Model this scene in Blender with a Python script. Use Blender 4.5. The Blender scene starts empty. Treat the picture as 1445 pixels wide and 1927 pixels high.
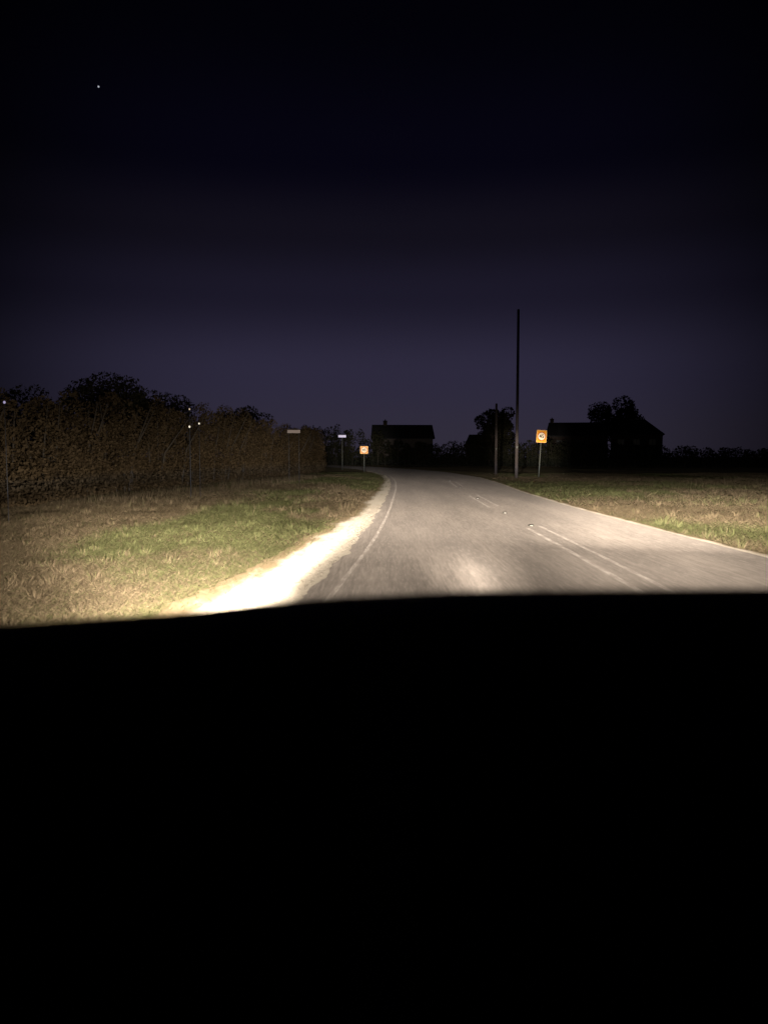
import bpy, bmesh, math, random
import numpy as np
from mathutils import Vector, Matrix

R = math.radians
random.seed(7)
rng = np.random.default_rng(11)
scene = bpy.context.scene
col = scene.collection

# ------------------------------------------------------------------ camera
CAM_H = 1.30
cam_d = bpy.data.cameras.new('camera')
cam = bpy.data.objects.new('camera', cam_d)
col.objects.link(cam)
cam.location = (0, 0, CAM_H)
cam.rotation_euler = (R(90 - 4.22), 0, 0)
cam_d.sensor_fit = 'VERTICAL'
cam_d.sensor_height = 36.0
cam_d.lens = 36.0 * 1402 / 1927
cam_d.clip_start = 0.05
cam_d.clip_end = 6000
cam_d.dof.use_dof = True
cam_d.dof.focus_distance = 52
cam_d.dof.aperture_fstop = 2.0
scene.camera = cam

# ------------------------------------------------------------------ sky: the last of dusk
world = bpy.data.worlds.new('World')
scene.world = world
world.use_nodes = True
wn, wl = world.node_tree.nodes, world.node_tree.links
wn.clear()
w_out = wn.new('ShaderNodeOutputWorld')
w_bg = wn.new('ShaderNodeBackground')
w_sky = wn.new('ShaderNodeTexSky')
w_sky.sky_type = 'NISHITA'
w_sky.sun_disc = False
w_sky.sun_elevation = R(-6)
w_sky.sun_rotation = R(0)
w_sky.altitude = 50
w_sky.air_density = 1.0
w_sky.dust_density = 1.0
w_sky.ozone_density = 1.5
w_bg.inputs['Strength'].default_value = 0.02
wl.new(w_sky.outputs['Color'], w_bg.inputs['Color'])
# violet twilight fading with height; the darker sides put lens vignetting into the sky
w_tc = wn.new('ShaderNodeTexCoord')
w_sep = wn.new('ShaderNodeSeparateXYZ')
wl.new(w_tc.outputs['Generated'], w_sep.inputs[0])
w_ramp = wn.new('ShaderNodeValToRGB')
w_ramp.color_ramp.interpolation = 'EASE'
TWILIGHT = [(0.0, (0.0310, 0.0265, 0.0450)), (0.11, (0.0272, 0.0230, 0.0485)), (0.21, (0.0114, 0.0094, 0.0215)),
            (0.28, (0.0062, 0.0050, 0.0108)), (0.36, (0.0017, 0.0013, 0.0052)), (0.50, (0.0006, 0.0005, 0.0020)), (1.0, (0.0003, 0.0003, 0.0010))]
while len(w_ramp.color_ramp.elements) < len(TWILIGHT):
    w_ramp.color_ramp.elements.new(0.5)
for w_el, (w_pos, w_c) in zip(w_ramp.color_ramp.elements, TWILIGHT):
    w_el.position = w_pos
    w_el.color = (*w_c, 1)
wl.new(w_sep.outputs['Z'], w_ramp.inputs['Fac'])
w_side = wn.new('ShaderNodeMapRange')
w_side.interpolation_type = 'SMOOTHSTEP'
w_side.inputs['From Min'].default_value = 0.85
w_side.inputs['From Max'].default_value = 1.0
w_side.inputs['To Min'].default_value = 0.14
w_side.inputs['To Max'].default_value = 1.0
w_xy = wn.new('ShaderNodeVectorMath')
w_xy.operation = 'MULTIPLY'
w_xy.inputs[1].default_value = (1, 1, 0)
wl.new(w_tc.outputs['Generated'], w_xy.inputs[0])
w_nm = wn.new('ShaderNodeVectorMath')
w_nm.operation = 'NORMALIZE'
wl.new(w_xy.outputs[0], w_nm.inputs[0])
w_sy = wn.new('ShaderNodeSeparateXYZ')
wl.new(w_nm.outputs[0], w_sy.inputs[0])
wl.new(w_sy.outputs['Y'], w_side.inputs['Value'])
w_bg2 = wn.new('ShaderNodeBackground')
wl.new(w_ramp.outputs['Color'], w_bg2.inputs['Color'])
wl.new(w_side.outputs['Result'], w_bg2.inputs['Strength'])
w_add = wn.new('ShaderNodeAddShader')
wl.new(w_bg.outputs['Background'], w_add.inputs[0])
wl.new(w_bg2.outputs['Background'], w_add.inputs[1])
wl.new(w_add.outputs[0], w_out.inputs['Surface'])

# ------------------------------------------------------------------ exposure
scene.view_settings.view_transform = 'Standard'
scene.view_settings.look = 'None'
scene.view_settings.exposure = 0.0
scene.view_settings.gamma = 1.0
scene.view_settings.use_curve_mapping = False


# ------------------------------------------------------------------ helpers
def link(name, me, parent=None, loc=None):
    o = bpy.data.objects.new(name, me)
    col.objects.link(o)
    if parent is not None:
        o.parent = parent
    if loc is not None:
        o.location = loc
    return o


def tag(o, label=None, cat=None, group=None, kind=None):
    if label: o['label'] = label
    if cat: o['category'] = cat
    if group: o['group'] = group
    if kind: o['kind'] = kind
    return o


def empty(name, loc=(0, 0, 0), rz=0.0):
    o = link(name, None)
    o.empty_display_size = 0.2
    o.location = loc
    o.rotation_euler = (0, 0, rz)
    return o


def mesh_np(name, verts, faces, mat, smooth=False):
    """verts (n,3), faces (m,k) with one k"""
    me = bpy.data.meshes.new(name)
    verts = np.asarray(verts, dtype=np.float32)
    faces = np.asarray(faces, dtype=np.int32)
    n, (m, k) = len(verts), faces.shape
    me.vertices.add(n)
    me.vertices.foreach_set('co', verts.ravel())
    me.loops.add(m * k)
    me.loops.foreach_set('vertex_index', faces.ravel())
    me.polygons.add(m)
    me.polygons.foreach_set('loop_start', np.arange(0, m * k, k, dtype=np.int32))
    me.polygons.foreach_set('loop_total', np.full(m, k, dtype=np.int32))
    if smooth:
        me.polygons.foreach_set('use_smooth', np.ones(m, dtype=bool))
    me.update(calc_edges=True)
    me.materials.append(mat)
    return me


def bm_obj(name, bm, mat, parent=None, smooth=False, bevel=0.0):
    if bevel:
        bmesh.ops.bevel(bm, geom=list(bm.edges), offset=bevel, segments=2, affect='EDGES', profile=0.5)
    bmesh.ops.recalc_face_normals(bm, faces=bm.faces)
    me = bpy.data.meshes.new(name)
    bm.to_mesh(me)
    bm.free()
    for p in me.polygons:
        p.use_smooth = smooth
    me.materials.append(mat)
    return link(name, me, parent)


def add_box(bm, c, s):
    m = Matrix.Translation(c) @ Matrix.Diagonal((s[0], s[1], s[2], 1))
    bmesh.ops.create_cube(bm, size=1, matrix=m)
    return bm


def box(name, c, s, mat, parent=None, bevel=0.0):
    return bm_obj(name, add_box(bmesh.new(), c, s), mat, parent, bevel=bevel)


def add_tube(bm, pts, radii, seg=10, cap=True):
    rings = []
    pts = [Vector(p) for p in pts]
    for i, p in enumerate(pts):
        t = (pts[min(i + 1, len(pts) - 1)] - pts[max(i - 1, 0)]).normalized()
        a = t.cross(Vector((0, 1, 0)) if abs(t.y) < 0.9 else Vector((1, 0, 0))).normalized()
        b = t.cross(a).normalized()
        rings.append([bm.verts.new(p + (a * math.cos(2 * math.pi * k / seg) + b * math.sin(2 * math.pi * k / seg)) * radii[i])
                      for k in range(seg)])
    for r0, r1 in zip(rings, rings[1:]):
        for k in range(seg):
            bm.faces.new((r0[k], r0[(k + 1) % seg], r1[(k + 1) % seg], r1[k]))
    if cap:
        bm.faces.new(rings[0])
        bm.faces.new(rings[-1])
    return bm


def tube(name, pts, radii, mat, parent=None, seg=10):
    return bm_obj(name, add_tube(bmesh.new(), pts, radii, seg), mat, parent, smooth=True)


def vnoise(x, y, seed=0):
    """smooth value noise, vectorised"""
    x = np.asarray(x, float); y = np.asarray(y, float)
    xi, yi = np.floor(x).astype(int), np.floor(y).astype(int)
    fx, fy = x - xi, y - yi
    fx, fy = fx * fx * (3 - 2 * fx), fy * fy * (3 - 2 * fy)
    def h(a, b):
        n = (a * 374761393 + b * 668265263 + seed * 974634757) & 0x7fffffff
        n = ((n ^ (n >> 13)) * 1274126177) & 0x7fffffff
        return ((n ^ (n >> 16)) & 0xffff) / 65535.0
    return (h(xi, yi) * (1 - fx) + h(xi + 1, yi) * fx) * (1 - fy) + (h(xi, yi + 1) * (1 - fx) + h(xi + 1, yi + 1) * fx) * fy


# ------------------------------------------------------------------ materials
def mat_base(name):
    m = bpy.data.materials.new(name)
    m.use_nodes = True
    nt = m.node_tree
    return m, nt.nodes, nt.links, nt.nodes['Principled BSDF']


def mat_plain(name, rgb, rough=0.6, metal=0.0, spec=0.4, var=0.15, scale=6.0, bump=0.0):
    m, n, l, p = mat_base(name)
    tc = n.new('ShaderNodeTexCoord')
    nz = n.new('ShaderNodeTexNoise')
    nz.inputs['Scale'].default_value = scale
    nz.inputs['Detail'].default_value = 5
    l.new(tc.outputs['Object'], nz.inputs['Vector'])
    mx = n.new('ShaderNodeMix')
    mx.data_type = 'RGBA'
    mx.inputs['A'].default_value = (*[c * (1 - var) for c in rgb], 1)
    mx.inputs['B'].default_value = (*[min(1, c * (1 + var)) for c in rgb], 1)
    l.new(nz.outputs['Fac'], mx.inputs['Factor'])
    l.new(mx.outputs['Result'], p.inputs['Base Color'])
    p.inputs['Roughness'].default_value = rough
    p.inputs['Metallic'].default_value = metal
    p.inputs['Specular IOR Level'].default_value = spec
    if bump:
        b = n.new('ShaderNodeBump')
        b.inputs['Strength'].default_value = bump
        b.inputs['Distance'].default_value = 0.02
        l.new(nz.outputs['Fac'], b.inputs['Height'])
        l.new(b.outputs['Normal'], p.inputs['Normal'])
    return m


def mat_emit(name, rgb, strength):
    m, n, l, p = mat_base(name)
    p.inputs['Base Color'].default_value = (0.6, 0.6, 0.6, 1)
    p.inputs['Emission Color'].default_value = (*rgb, 1)
    p.inputs['Emission Strength'].default_value = strength
    return m


def ramp(n, stops, interp='LINEAR'):
    r = n.new('ShaderNodeValToRGB')
    r.color_ramp.interpolation = interp
    e = r.color_ramp.elements
    while len(e) < len(stops):
        e.new(0.5)
    for k, (pos, c) in enumerate(stops):
        e[k].position = pos
        e[k].color = (c, c, c, 1) if not hasattr(c, '__len__') else (*c, 1)
    return r


def noise(n, l, vec, scale, sxyz=(1, 1, 1), detail=4, rough=0.55):
    mp = n.new('ShaderNodeMapping')
    mp.inputs['Scale'].default_value = sxyz
    l.new(vec, mp.inputs['Vector'])
    z = n.new('ShaderNodeTexNoise')
    z.inputs['Scale'].default_value = scale
    z.inputs['Detail'].default_value = detail
    z.inputs['Roughness'].default_value = rough
    l.new(mp.outputs['Vector'], z.inputs['Vector'])
    return z.outputs['Fac']


def mixc(n, l, fac, a, b, blend='MIX'):
    mx = n.new('ShaderNodeMix')
    mx.data_type = 'RGBA'
    mx.blend_type = blend
    for s, v in (('A', a), ('B', b)):
        if hasattr(v, 'is_linked'):
            l.new(v, mx.inputs[s])
        else:
            mx.inputs[s].default_value = (*v, 1)
    if hasattr(fac, 'is_linked'):
        l.new(fac, mx.inputs['Factor'])
    else:
        mx.inputs['Factor'].default_value = fac
    return mx.outputs['Result']


def mat_asphalt():
    m, n, l, p = mat_base('worn_asphalt')
    v = n.new('ShaderNodeTexCoord').outputs['Object']
    streak = noise(n, l, v, 5.0, (4.0, 0.16, 1), 6, 0.7)       # wear drawn out along the lane
    streak2 = noise(n, l, v, 1.2, (1.6, 0.12, 1), 3)
    grain = noise(n, l, v, 60.0, (1, 0.35, 1), 4, 0.7)
    fleck = noise(n, l, v, 22.0, (1.6, 0.13, 1), 3, 0.6)
    patch = noise(n, l, v, 0.25, (1, 0.5, 1), 3)
    c = mixc(n, l, ramp_out(n, l, streak, [(0.36, 0), (0.64, 1)]), (0.115, 0.099, 0.089), (0.215, 0.187, 0.166))
    c = mixc(n, l, ramp_out(n, l, streak2, [(0.38, 0), (0.66, 0.75)]), c, (0.105, 0.092, 0.084))
    c = mixc(n, l, ramp_out(n, l, fleck, [(0.5, 0), (0.72, 0.7)]), c, (0.27, 0.238, 0.21))
    c = mixc(n, l, ramp_out(n, l, grain, [(0.4, 0), (0.7, 0.4)]), c, (0.25, 0.22, 0.195))
    c = mixc(n, l, ramp_out(n, l, patch, [(0.4, 0), (0.65, 0.45)]), c, (0.13, 0.114, 0.104))
    l.new(c, p.inputs['Base Color'])
    p.inputs['Roughness'].default_value = 0.85
    p.inputs['Diffuse Roughness'].default_value = 1.0
    p.inputs['Specular IOR Level'].default_value = 0.25
    b = n.new('ShaderNodeBump')
    b.inputs['Strength'].default_value = 0.35
    b.inputs['Distance'].default_value = 0.006
    l.new(grain, b.inputs['Height'])
    l.new(b.outputs['Normal'], p.inputs['Normal'])
    return m


def ramp_out(n, l, src, stops):
    r = ramp(n, stops)
    l.new(src, r.inputs['Fac'])
    return r.outputs['Color']


def mat_ground():
    m, n, l, p = mat_base('verge_soil')
    v = n.new('ShaderNodeTexCoord').outputs['Object']
    big = noise(n, l, v, 0.35, (1, 0.35, 1), 4)
    mid = noise(n, l, v, 2.2, (1, 0.4, 1), 5, 0.65)
    fine = noise(n, l, v, 26, (1, 0.6, 1), 5, 0.7)
    c = mixc(n, l, ramp_out(n, l, big, [(0.42, 0), (0.58, 1)]), (0.125, 0.092, 0.055), (0.095, 0.092, 0.042))
    c = mixc(n, l, ramp_out(n, l, mid, [(0.4, 0), (0.7, 0.7)]), c, (0.17, 0.13, 0.08))
    c = mixc(n, l, ramp_out(n, l, fine, [(0.35, 0.5), (0.6, 0)]), c, (0.05, 0.04, 0.022))
    l.new(c, p.inputs['Base Color'])
    p.inputs['Roughness'].default_value = 0.95
    p.inputs['Diffuse Roughness'].default_value = 1.0
    p.inputs['Specular IOR Level'].default_value = 0.1
    b = n.new('ShaderNodeBump')
    b.inputs['Strength'].default_value = 0.5
    b.inputs['Distance'].default_value = 0.03
    l.new(fine, b.inputs['Height'])
    l.new(b.outputs['Normal'], p.inputs['Normal'])
    return m


def mat_gravel():
    m, n, l, p = mat_base('pale_gravel')
    v = n.new('ShaderNodeTexCoord').outputs['Object']
    a = noise(n, l, v, 30, (1, 0.6, 1), 5, 0.7)
    g = noise(n, l, v, 1.6, (1, 0.3, 1), 4)
    c = mixc(n, l, a, (0.29, 0.255, 0.21), (0.43, 0.385, 0.32))
    c = mixc(n, l, ramp_out(n, l, g, [(0.5, 0), (0.8, 0.6)]), c, (0.26, 0.22, 0.16))
    e = n.new('ShaderNodeAttribute')
    e.attribute_name = 'edge'
    w = n.new('ShaderNodeMath')
    w.operation = 'MULTIPLY_ADD'
    l.new(noise(n, l, v, 3.5, (1, 0.35, 1), 5, 0.7), w.inputs[0])
    w.inputs[1].default_value = 0.9
    l.new(e.outputs['Fac'], w.inputs[2])
    c = mixc(n, l, ramp_out(n, l, w.outputs[0], [(0.55, 0), (1.2 / 1.3, 1)]), (0.12, 0.09, 0.054), c)
    l.new(c, p.inputs['Base Color'])
    p.inputs['Roughness'].default_value = 0.95
    p.inputs['Diffuse Roughness'].default_value = 1.0
    p.inputs['Specular IOR Level'].default_value = 0.15
    b = n.new('ShaderNodeBump')
    b.inputs['Strength'].default_value = 0.6
    b.inputs['Distance'].default_value = 0.012
    l.new(a, b.inputs['Height'])
    l.new(b.outputs['Normal'], p.inputs['Normal'])
    return m


def mat_leafy(name, dark, light, attr=False):
    m, n, l, p = mat_base(name)
    if attr:
        a = n.new('ShaderNodeAttribute')
        a.attribute_name = 'tint'
        c = a.outputs['Color']
    else:
        v = n.new('ShaderNodeTexCoord').outputs['Object']
        c = mixc(n, l, ramp_out(n, l, noise(n, l, v, 1.7, (1, 1, 1), 5, 0.7), [(0.3, 0), (0.7, 1)]), dark, light)
    l.new(c, p.inputs['Base Color'])
    p.inputs['Roughness'].default_value = 0.75
    p.inputs['Specular IOR Level'].default_value = 0.12
    return m


def mat_paint(name, rgb):
    """road paint worn through to the asphalt"""
    m, n, l, p = mat_base(name)
    v = n.new('ShaderNodeTexCoord').outputs['Object']
    wear = noise(n, l, v, 7.0, (2.5, 0.35, 1), 6, 0.75)
    c = mixc(n, l, ramp_out(n, l, wear, [(0.30, 0), (0.56, 1)]), rgb, (0.19, 0.165, 0.148))
    l.new(c, p.inputs['Base Color'])
    p.inputs['Roughness'].default_value = 0.8
    p.inputs['Diffuse Roughness'].default_value = 1.0
    p.inputs['Specular IOR Level'].default_value = 0.2
    return m


def mat_glass():
    m = bpy.data.materials.new('windscreen_glass')
    m.use_nodes = True
    n, l = m.node_tree.nodes, m.node_tree.links
    n.clear()
    out = n.new('ShaderNodeOutputMaterial')
    tr = n.new('ShaderNodeBsdfTransparent')
    tr.inputs['Color'].default_value = (0.985, 0.995, 0.99, 1)
    gl = n.new('ShaderNodeBsdfGlossy')
    gl.inputs['Roughness'].default_value = 0.02
    mx = n.new('ShaderNodeMixShader')
    mx.inputs['Fac'].default_value = 0.02
    l.new(tr.outputs[0], mx.inputs[1])
    l.new(gl.outputs[0], mx.inputs[2])
    l.new(mx.outputs[0], out.inputs['Surface'])
    return m


M = {
    'asphalt': mat_asphalt(), 'ground': mat_ground(), 'gravel': mat_gravel(),
    'paint': mat_paint('worn_white_paint', (0.38, 0.345, 0.315)),
    'grass': mat_leafy('verge_grass', None, None, attr=True),
    'hedge': mat_leafy('winter_hedge_leaf', (0.048, 0.033, 0.018), (0.082, 0.057, 0.03)),
    'dark_hedge': mat_leafy('dark_hedge_leaf', (0.012, 0.014, 0.008), (0.03, 0.028, 0.016)),
    'tree': mat_leafy('tree_leaf', (0.014, 0.014, 0.008), (0.035, 0.03, 0.016)),
    'bark': mat_plain('bark', (0.05, 0.04, 0.03), 0.9, bump=0.5, scale=14),
    'pole_wood': mat_plain('weathered_pole_wood', (0.05, 0.039, 0.036), 0.9, var=0.3, scale=9, bump=0.4),
    'galv': mat_plain('galvanised_steel', (0.07, 0.073, 0.062), 0.6, 0.0, 0.4, 0.2),
    'orange': mat_plain('orange_sheeting', (0.90, 0.36, 0.022), 0.45, 0, 0.35, 0.05, 3),
    'pale_orange': mat_plain('pale_orange_edge', (0.93, 0.62, 0.25), 0.5, 0, 0.3, 0.04),
    'disc': mat_plain('pale_disc_sheeting', (0.92, 0.76, 0.55), 0.45, 0, 0.35, 0.04),
    'red': mat_plain('red_ring_sheeting', (0.52, 0.10, 0.012), 0.45, 0, 0.35, 0.05),
    'black': mat_plain('black_lettering', (0.03, 0.026, 0.02), 0.5),
    'sign_back': mat_plain('grey_sign_back', (0.2, 0.2, 0.2), 0.6),
    'roof': mat_plain('dark_slate', (0.022, 0.022, 0.025), 0.8, bump=0.3, scale=2),
    'render': mat_plain('grey_render', (0.10, 0.085, 0.08), 0.9, var=0.2, scale=1),
    'brick': mat_plain('dark_brick', (0.05, 0.036, 0.03), 0.9, var=0.2, scale=2),
    'pane': mat_plain('dark_pane', (0.012, 0.013, 0.018), 0.3, 0, 0.2, 0.02),
    'frame': mat_plain('window_frame', (0.03, 0.03, 0.03), 0.6),
    'car_paint': mat_plain('black_car_paint', (0.006, 0.006, 0.007), 0.3, 0, 0.5, 0.05),
    'plastic': mat_plain('black_dash_plastic', (0.030, 0.030, 0.034), 0.7, 0, 0.3, 0.2, 60, bump=0.15),
    'tyre': mat_plain('tyre_rubber', (0.02, 0.02, 0.02), 0.9),
    'rim': mat_plain('alloy_rim', (0.3, 0.3, 0.31), 0.35, 0.9),
    'lens': mat_plain('lamp_lens', (0.5, 0.5, 0.5), 0.1, 0, 0.6, 0.02),
    'glass': mat_glass(),
    'stud': mat_plain('stud_reflector', (0.40, 0.38, 0.34), 0.3, 0, 0.6, 0.03),
    'stone': mat_plain('loose_stone', (0.33, 0.29, 0.24), 0.9, 0, 0.2, 0.3, 40),
    'board': mat_plain('pale_board', (0.22, 0.185, 0.175), 0.8),
    'warm_lamp': mat_emit('warm_white_lamp', (1.0, 0.86, 0.66), 0.9),
    'dim_dot': mat_emit('dim_amber_dot', (1.0, 0.66, 0.42), 0.45),
    'violet_lamp': mat_emit('cold_violet_lamp', (0.56, 0.47, 0.95), 0.42),
    'star': mat_emit('star_light', (0.85, 0.87, 1.0), 0.5),
}

# ------------------------------------------------------------------ the lie of the road (metres; camera at x=0, y=0)
YL = [-30, -10, 0, 7, 9.1, 13, 18, 30, 40, 52, 65, 80, 100, 130, 170, 230]
XL = [-3.2, -1.9, -1.2, -0.72, -0.53, -0.30, -0.09, 0.26, 0.40, 0.20, -0.80, -3.0, -7.8, -19, -40, -80]
YR = [-30, -10, 0, 9.7, 15.8, 21, 28, 38, 49, 65, 80, 100, 130, 170, 230]
XR = [3.6, 4.7, 5.0, 4.95, 4.85, 4.90, 5.12, 5.75, 6.05, 5.2, 3.0, -1.8, -13, -34, -74]


def smooth_interp(y, ys, xs, w=3.0):
    y = np.asarray(y, float)
    o = np.linspace(-w, w, 9)
    return np.mean([np.interp(y + d, ys, xs) for d in o], axis=0)


def xl(y): return smooth_interp(y, YL, XL, 2.0)
def xr(y): return smooth_interp(y, YR, XR, 3.0)


def strip(name, ya, yb, fa, fb, z, mat, step=0.5, across=6, edge=None):
    ys = np.arange(ya, yb + step, step)
    a, b = fa(ys), fb(ys)
    ts = np.linspace(0, 1, across)
    V = np.stack([np.stack([a * (1 - t) + b * t, ys, np.full_like(ys, z)], 1) for t in ts], 1)
    ny, nx = V.shape[:2]
    idx = np.arange(ny * nx).reshape(ny, nx)
    F = np.stack([idx[:-1, :-1], idx[:-1, 1:], idx[1:, 1:], idx[1:, :-1]], -1).reshape(-1, 4)
    me = mesh_np(name, V.reshape(-1, 3), F, mat)
    if edge is not None:
        at = me.attributes.new('edge', 'FLOAT', 'POINT')
        at.data.foreach_set('value', np.tile(np.interp(ts, *edge), ny).astype(np.float32))
    return me


# ground: one sheet to the horizon, finer near the car, a little uneven off the road
def ground_z(x, y):
    x = np.asarray(x, float); y = np.asarray(y, float)
    off = np.minimum(np.abs(x - xl(y)), np.abs(x - xr(y)))
    inside = (x > xl(y) - 1.1) & (x < xr(y) + 0.3)
    k = np.where(inside, 0, np.clip((off - 0.3) / 2.5, 0, 1)) * np.clip((180 - np.hypot(x, y)) / 80, 0, 1)
    return k * (0.09 * (vnoise(x * 0.25, y * 0.14, 3) - 0.4) + 0.035 * (vnoise(x * 1.3, y * 0.7, 5) - 0.5)) - 0.012


gx = np.unique(np.concatenate([np.linspace(-3000, -60, 24), np.linspace(-60, -16, 30), np.linspace(-16, 20, 145), np.linspace(20, 60, 40), np.linspace(60, 3000, 24)]))
gy = np.unique(np.concatenate([np.linspace(-600, -20, 10), np.linspace(-20, 3, 20), np.linspace(3, 45, 150), np.linspace(45, 140, 80), np.linspace(140, 4000, 26)]))
GX, GY = np.meshgrid(gx, gy)
GZ = ground_z(GX, GY)
idx = np.arange(GX.size).reshape(GX.shape)
F = np.stack([idx[:-1, :-1], idx[:-1, 1:], idx[1:, 1:], idx[1:, :-1]], -1).reshape(-1, 4)
tag(link('ground', mesh_np('ground', np.stack([GX, GY, GZ], -1).reshape(-1, 3), F, M['ground'], True)), 'grassy verges and fields either side of the lane', kind='structure')

tag(link('road', strip('road', -30, 230, lambda y: xl(y) - 0.02 - 0.09 * (vnoise(y * 2.3, y * 0 + 1, 61) - 0.5) - 0.05 * (vnoise(y * 9, y * 0 + 1, 63) - 0.5), xr, 0.004, M['asphalt'], 0.1, 8)), 'worn pale asphalt lane curving away to the left', kind='structure')


def sh_out(y): return xl(y) - np.interp(y, [0, 11, 16, 30, 70], [0.85, 0.85, 0.55, 0.40, 0.35]) - np.interp(y, [11, 20], [0.35, 0.2]) * vnoise(y * 0.9, y * 0 + 2, 9) - 0.10 * vnoise(y * 5, y * 0 + 2, 4)
tag(link('shoulder', strip('shoulder', -30, 70, sh_out, lambda y: xl(y) + 0.12, 0.0, M['gravel'], 0.12, 9, ([0, 0.45, 1], [-0.1, 0.55, 0.9]))), 'pale gravel shoulder along the left edge of the lane', kind='structure')
def rs_out(y): return xr(y) + 0.10 + 0.12 * vnoise(y * 1.3, y * 0 + 5, 12)
tag(link('shoulder', strip('shoulder', -30, 70, lambda y: xr(y) + 0.004, rs_out, 0.0, M['gravel'], 0.12, 4, ([0, 1], [0.6, 0.1]))), 'thin gravelly edge along the right side of the lane', kind='structure')

# painted lines (on the road, 4 mm above it)
road_mark = []
def paint(ya, yb, f, w):
    o = link('painted_line', strip('painted_line', ya, yb, lambda y: f(y) - w / 2, lambda y: f(y) + w / 2, 0.008, M['paint'], 0.25, 2))
    tag(o, kind='structure')
    return o
paint(-10, 60, lambda y: xl(y) + 0.22, 0.055)['label'] = 'thin worn white edge line along the left of the lane'
def xc(y): return xl(y) + (2.5 - smooth_interp(9, YL, XL)) * 0 + 0.56 * (xr(y) - xl(y))
for k, (a, b) in enumerate([(6.4, 13.6), (19, 25), (32, 38)]):
    paint(a, b, lambda y: xc(y), 0.07)
    paint(a + 0.6, b + 0.4, lambda y: xc(y) + 0.30, 0.06)

# ------------------------------------------------------------------ grass and stones
TAN = np.array([[0.120, 0.092, 0.056], [0.145, 0.112, 0.070], [0.098, 0.073, 0.045]])
GRN = np.array([[0.080, 0.085, 0.034], [0.095, 0.097, 0.042], [0.066, 0.070, 0.028]])


def blades(xy, hmin, hmax, wid, seed, lean=(0.8, 1.6), tan_bias=0.0):
    g = np.random.default_rng(seed)
    n = len(xy)
    x, y = xy[:, 0], xy[:, 1]
    z = ground_z(x, y)
    h = g.uniform(hmin, hmax, n) * (0.6 + 0.8 * vnoise(x * 1.1, y * 0.7, 21))
    a = g.uniform(0, 2 * np.pi, n)
    ln = g.uniform(*lean, n) * h
    b = g.uniform(0, np.pi, n)
    w = wid * g.uniform(0.6, 1.4, n) / 2
    base = np.stack([x, y, z - 0.004], 1)
    d = np.stack([np.cos(b) * w, np.sin(b) * w, 0 * w], 1)
    tip = base + np.stack([np.cos(a) * ln, np.sin(a) * ln, h], 1)
    V = np.stack([base - d, base + d, tip], 1).reshape(-1, 3)
    green = vnoise(x * 0.30, y * 0.16, 31) * 0.7 + vnoise(x * 1.1, y * 0.5, 33) * 0.3 - np.clip((-3.6 - x) * 0.09, 0, 0.25)
    pg = np.clip((green - 0.40 - tan_bias) * 5, 0.06, 0.94)
    isg = g.random(n) < pg
    k = g.integers(0, 3, n)
    c = np.where(isg[:, None], GRN[k], TAN[k]) * g.uniform(0.75, 1.25, (n, 1))
    return V, np.repeat(c, 3, axis=0)


def scatter(n, x0, x1, y0, y1, keep, seed):
    g = np.random.default_rng(seed)
    p = np.stack([g.uniform(x0, x1, n), g.uniform(y0, y1, n)], 1)
    return p[keep(p[:, 0], p[:, 1], g.random(n))]


def grass_obj(name, parts, label):
    V = np.concatenate([p[0] for p in parts])
    C = np.concatenate([p[1] for p in parts])
    me = mesh_np(name, V, np.arange(len(V)).reshape(-1, 3), M['grass'])
    at = me.color_attributes.new('tint', 'FLOAT_COLOR', 'POINT')
    at.data.foreach_set('color', np.concatenate([C, np.ones((len(C), 1))], 1).astype(np.float32).ravel())
    tag(link(name, me), label, 'grass', kind='stuff')


HY = [2, 10, 17, 28, 42, 55, 75, 95, 120]
HX = [-11, -10.2, -9.2, -8.9, -7.2, -5.6, -5.9, -10.2, -19]
def hx(y): return smooth_interp(y, HY, HX, 3)


def left_keep(x, y, r):
    e = sh_out(y) - x            # distance out from the gravel
    return (x > hx(y) - 1) & (e > -0.42) & (r < np.clip(0.35 + e / 0.9, 0.03, 1))
def right_keep(x, y, r):
    e = x - rs_out(y)
    bare = (y > 36) & (y < 60) & (x < 8.6)
    return (e > -0.05) & (r < np.clip(0.3 + e / 0.8, 0.1, 1)) & ~(bare & (r < 0.8))

parts = [
    blades(scatter(150000, -8, -0.6, 4.5, 11, left_keep, 1), 0.02, 0.06, 0.007, 101, (1.0, 2.6)),
    blades(scatter(150000, -12, -0.4, 11, 22, left_keep, 2), 0.025, 0.07, 0.010, 102, (1.0, 2.4)),
    blades(scatter(120000, -12, 0.4, 22, 62, left_keep, 3), 0.04, 0.11, 0.018, 103, (0.7, 2.0)),
]
# taller dead stalks near the hedge foot
def stalk_keep(x, y, r):
    return (np.abs(x - (hx(y) + 2.2)) < 1.4) & (vnoise(x * 0.7, y * 0.35, 41) > 0.45)
parts.append(blades(scatter(9000, -10, -2, 20, 46, stalk_keep, 4), 0.15, 0.40, 0.012, 104, (0.1, 0.5), 0.2))
def tufts(n, x0, x1, y0, y1, keep, seed, hmin, hmax):
    c = scatter(n, x0, x1, y0, y1, keep, seed)
    g = np.random.default_rng(seed)
    k = 34
    spread = g.uniform(0.025, 0.07, (len(c), 1, 1))
    p = (c[:, None, :] + g.normal(size=(len(c), k, 2)) * spread).reshape(-1, 2)
    return blades(p, hmin, hmax, 0.008, seed + 500, (0.2, 1.0), 0.05)
parts.append(tufts(200, -9, -1.2, 5, 16, left_keep, 8, 0.05, 0.12))
parts.append(tufts(280, -9, -0.6, 16, 40, left_keep, 9, 0.07, 0.20))
grass_obj('grass', parts, 'short tan and green grass on the left verge')
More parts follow.
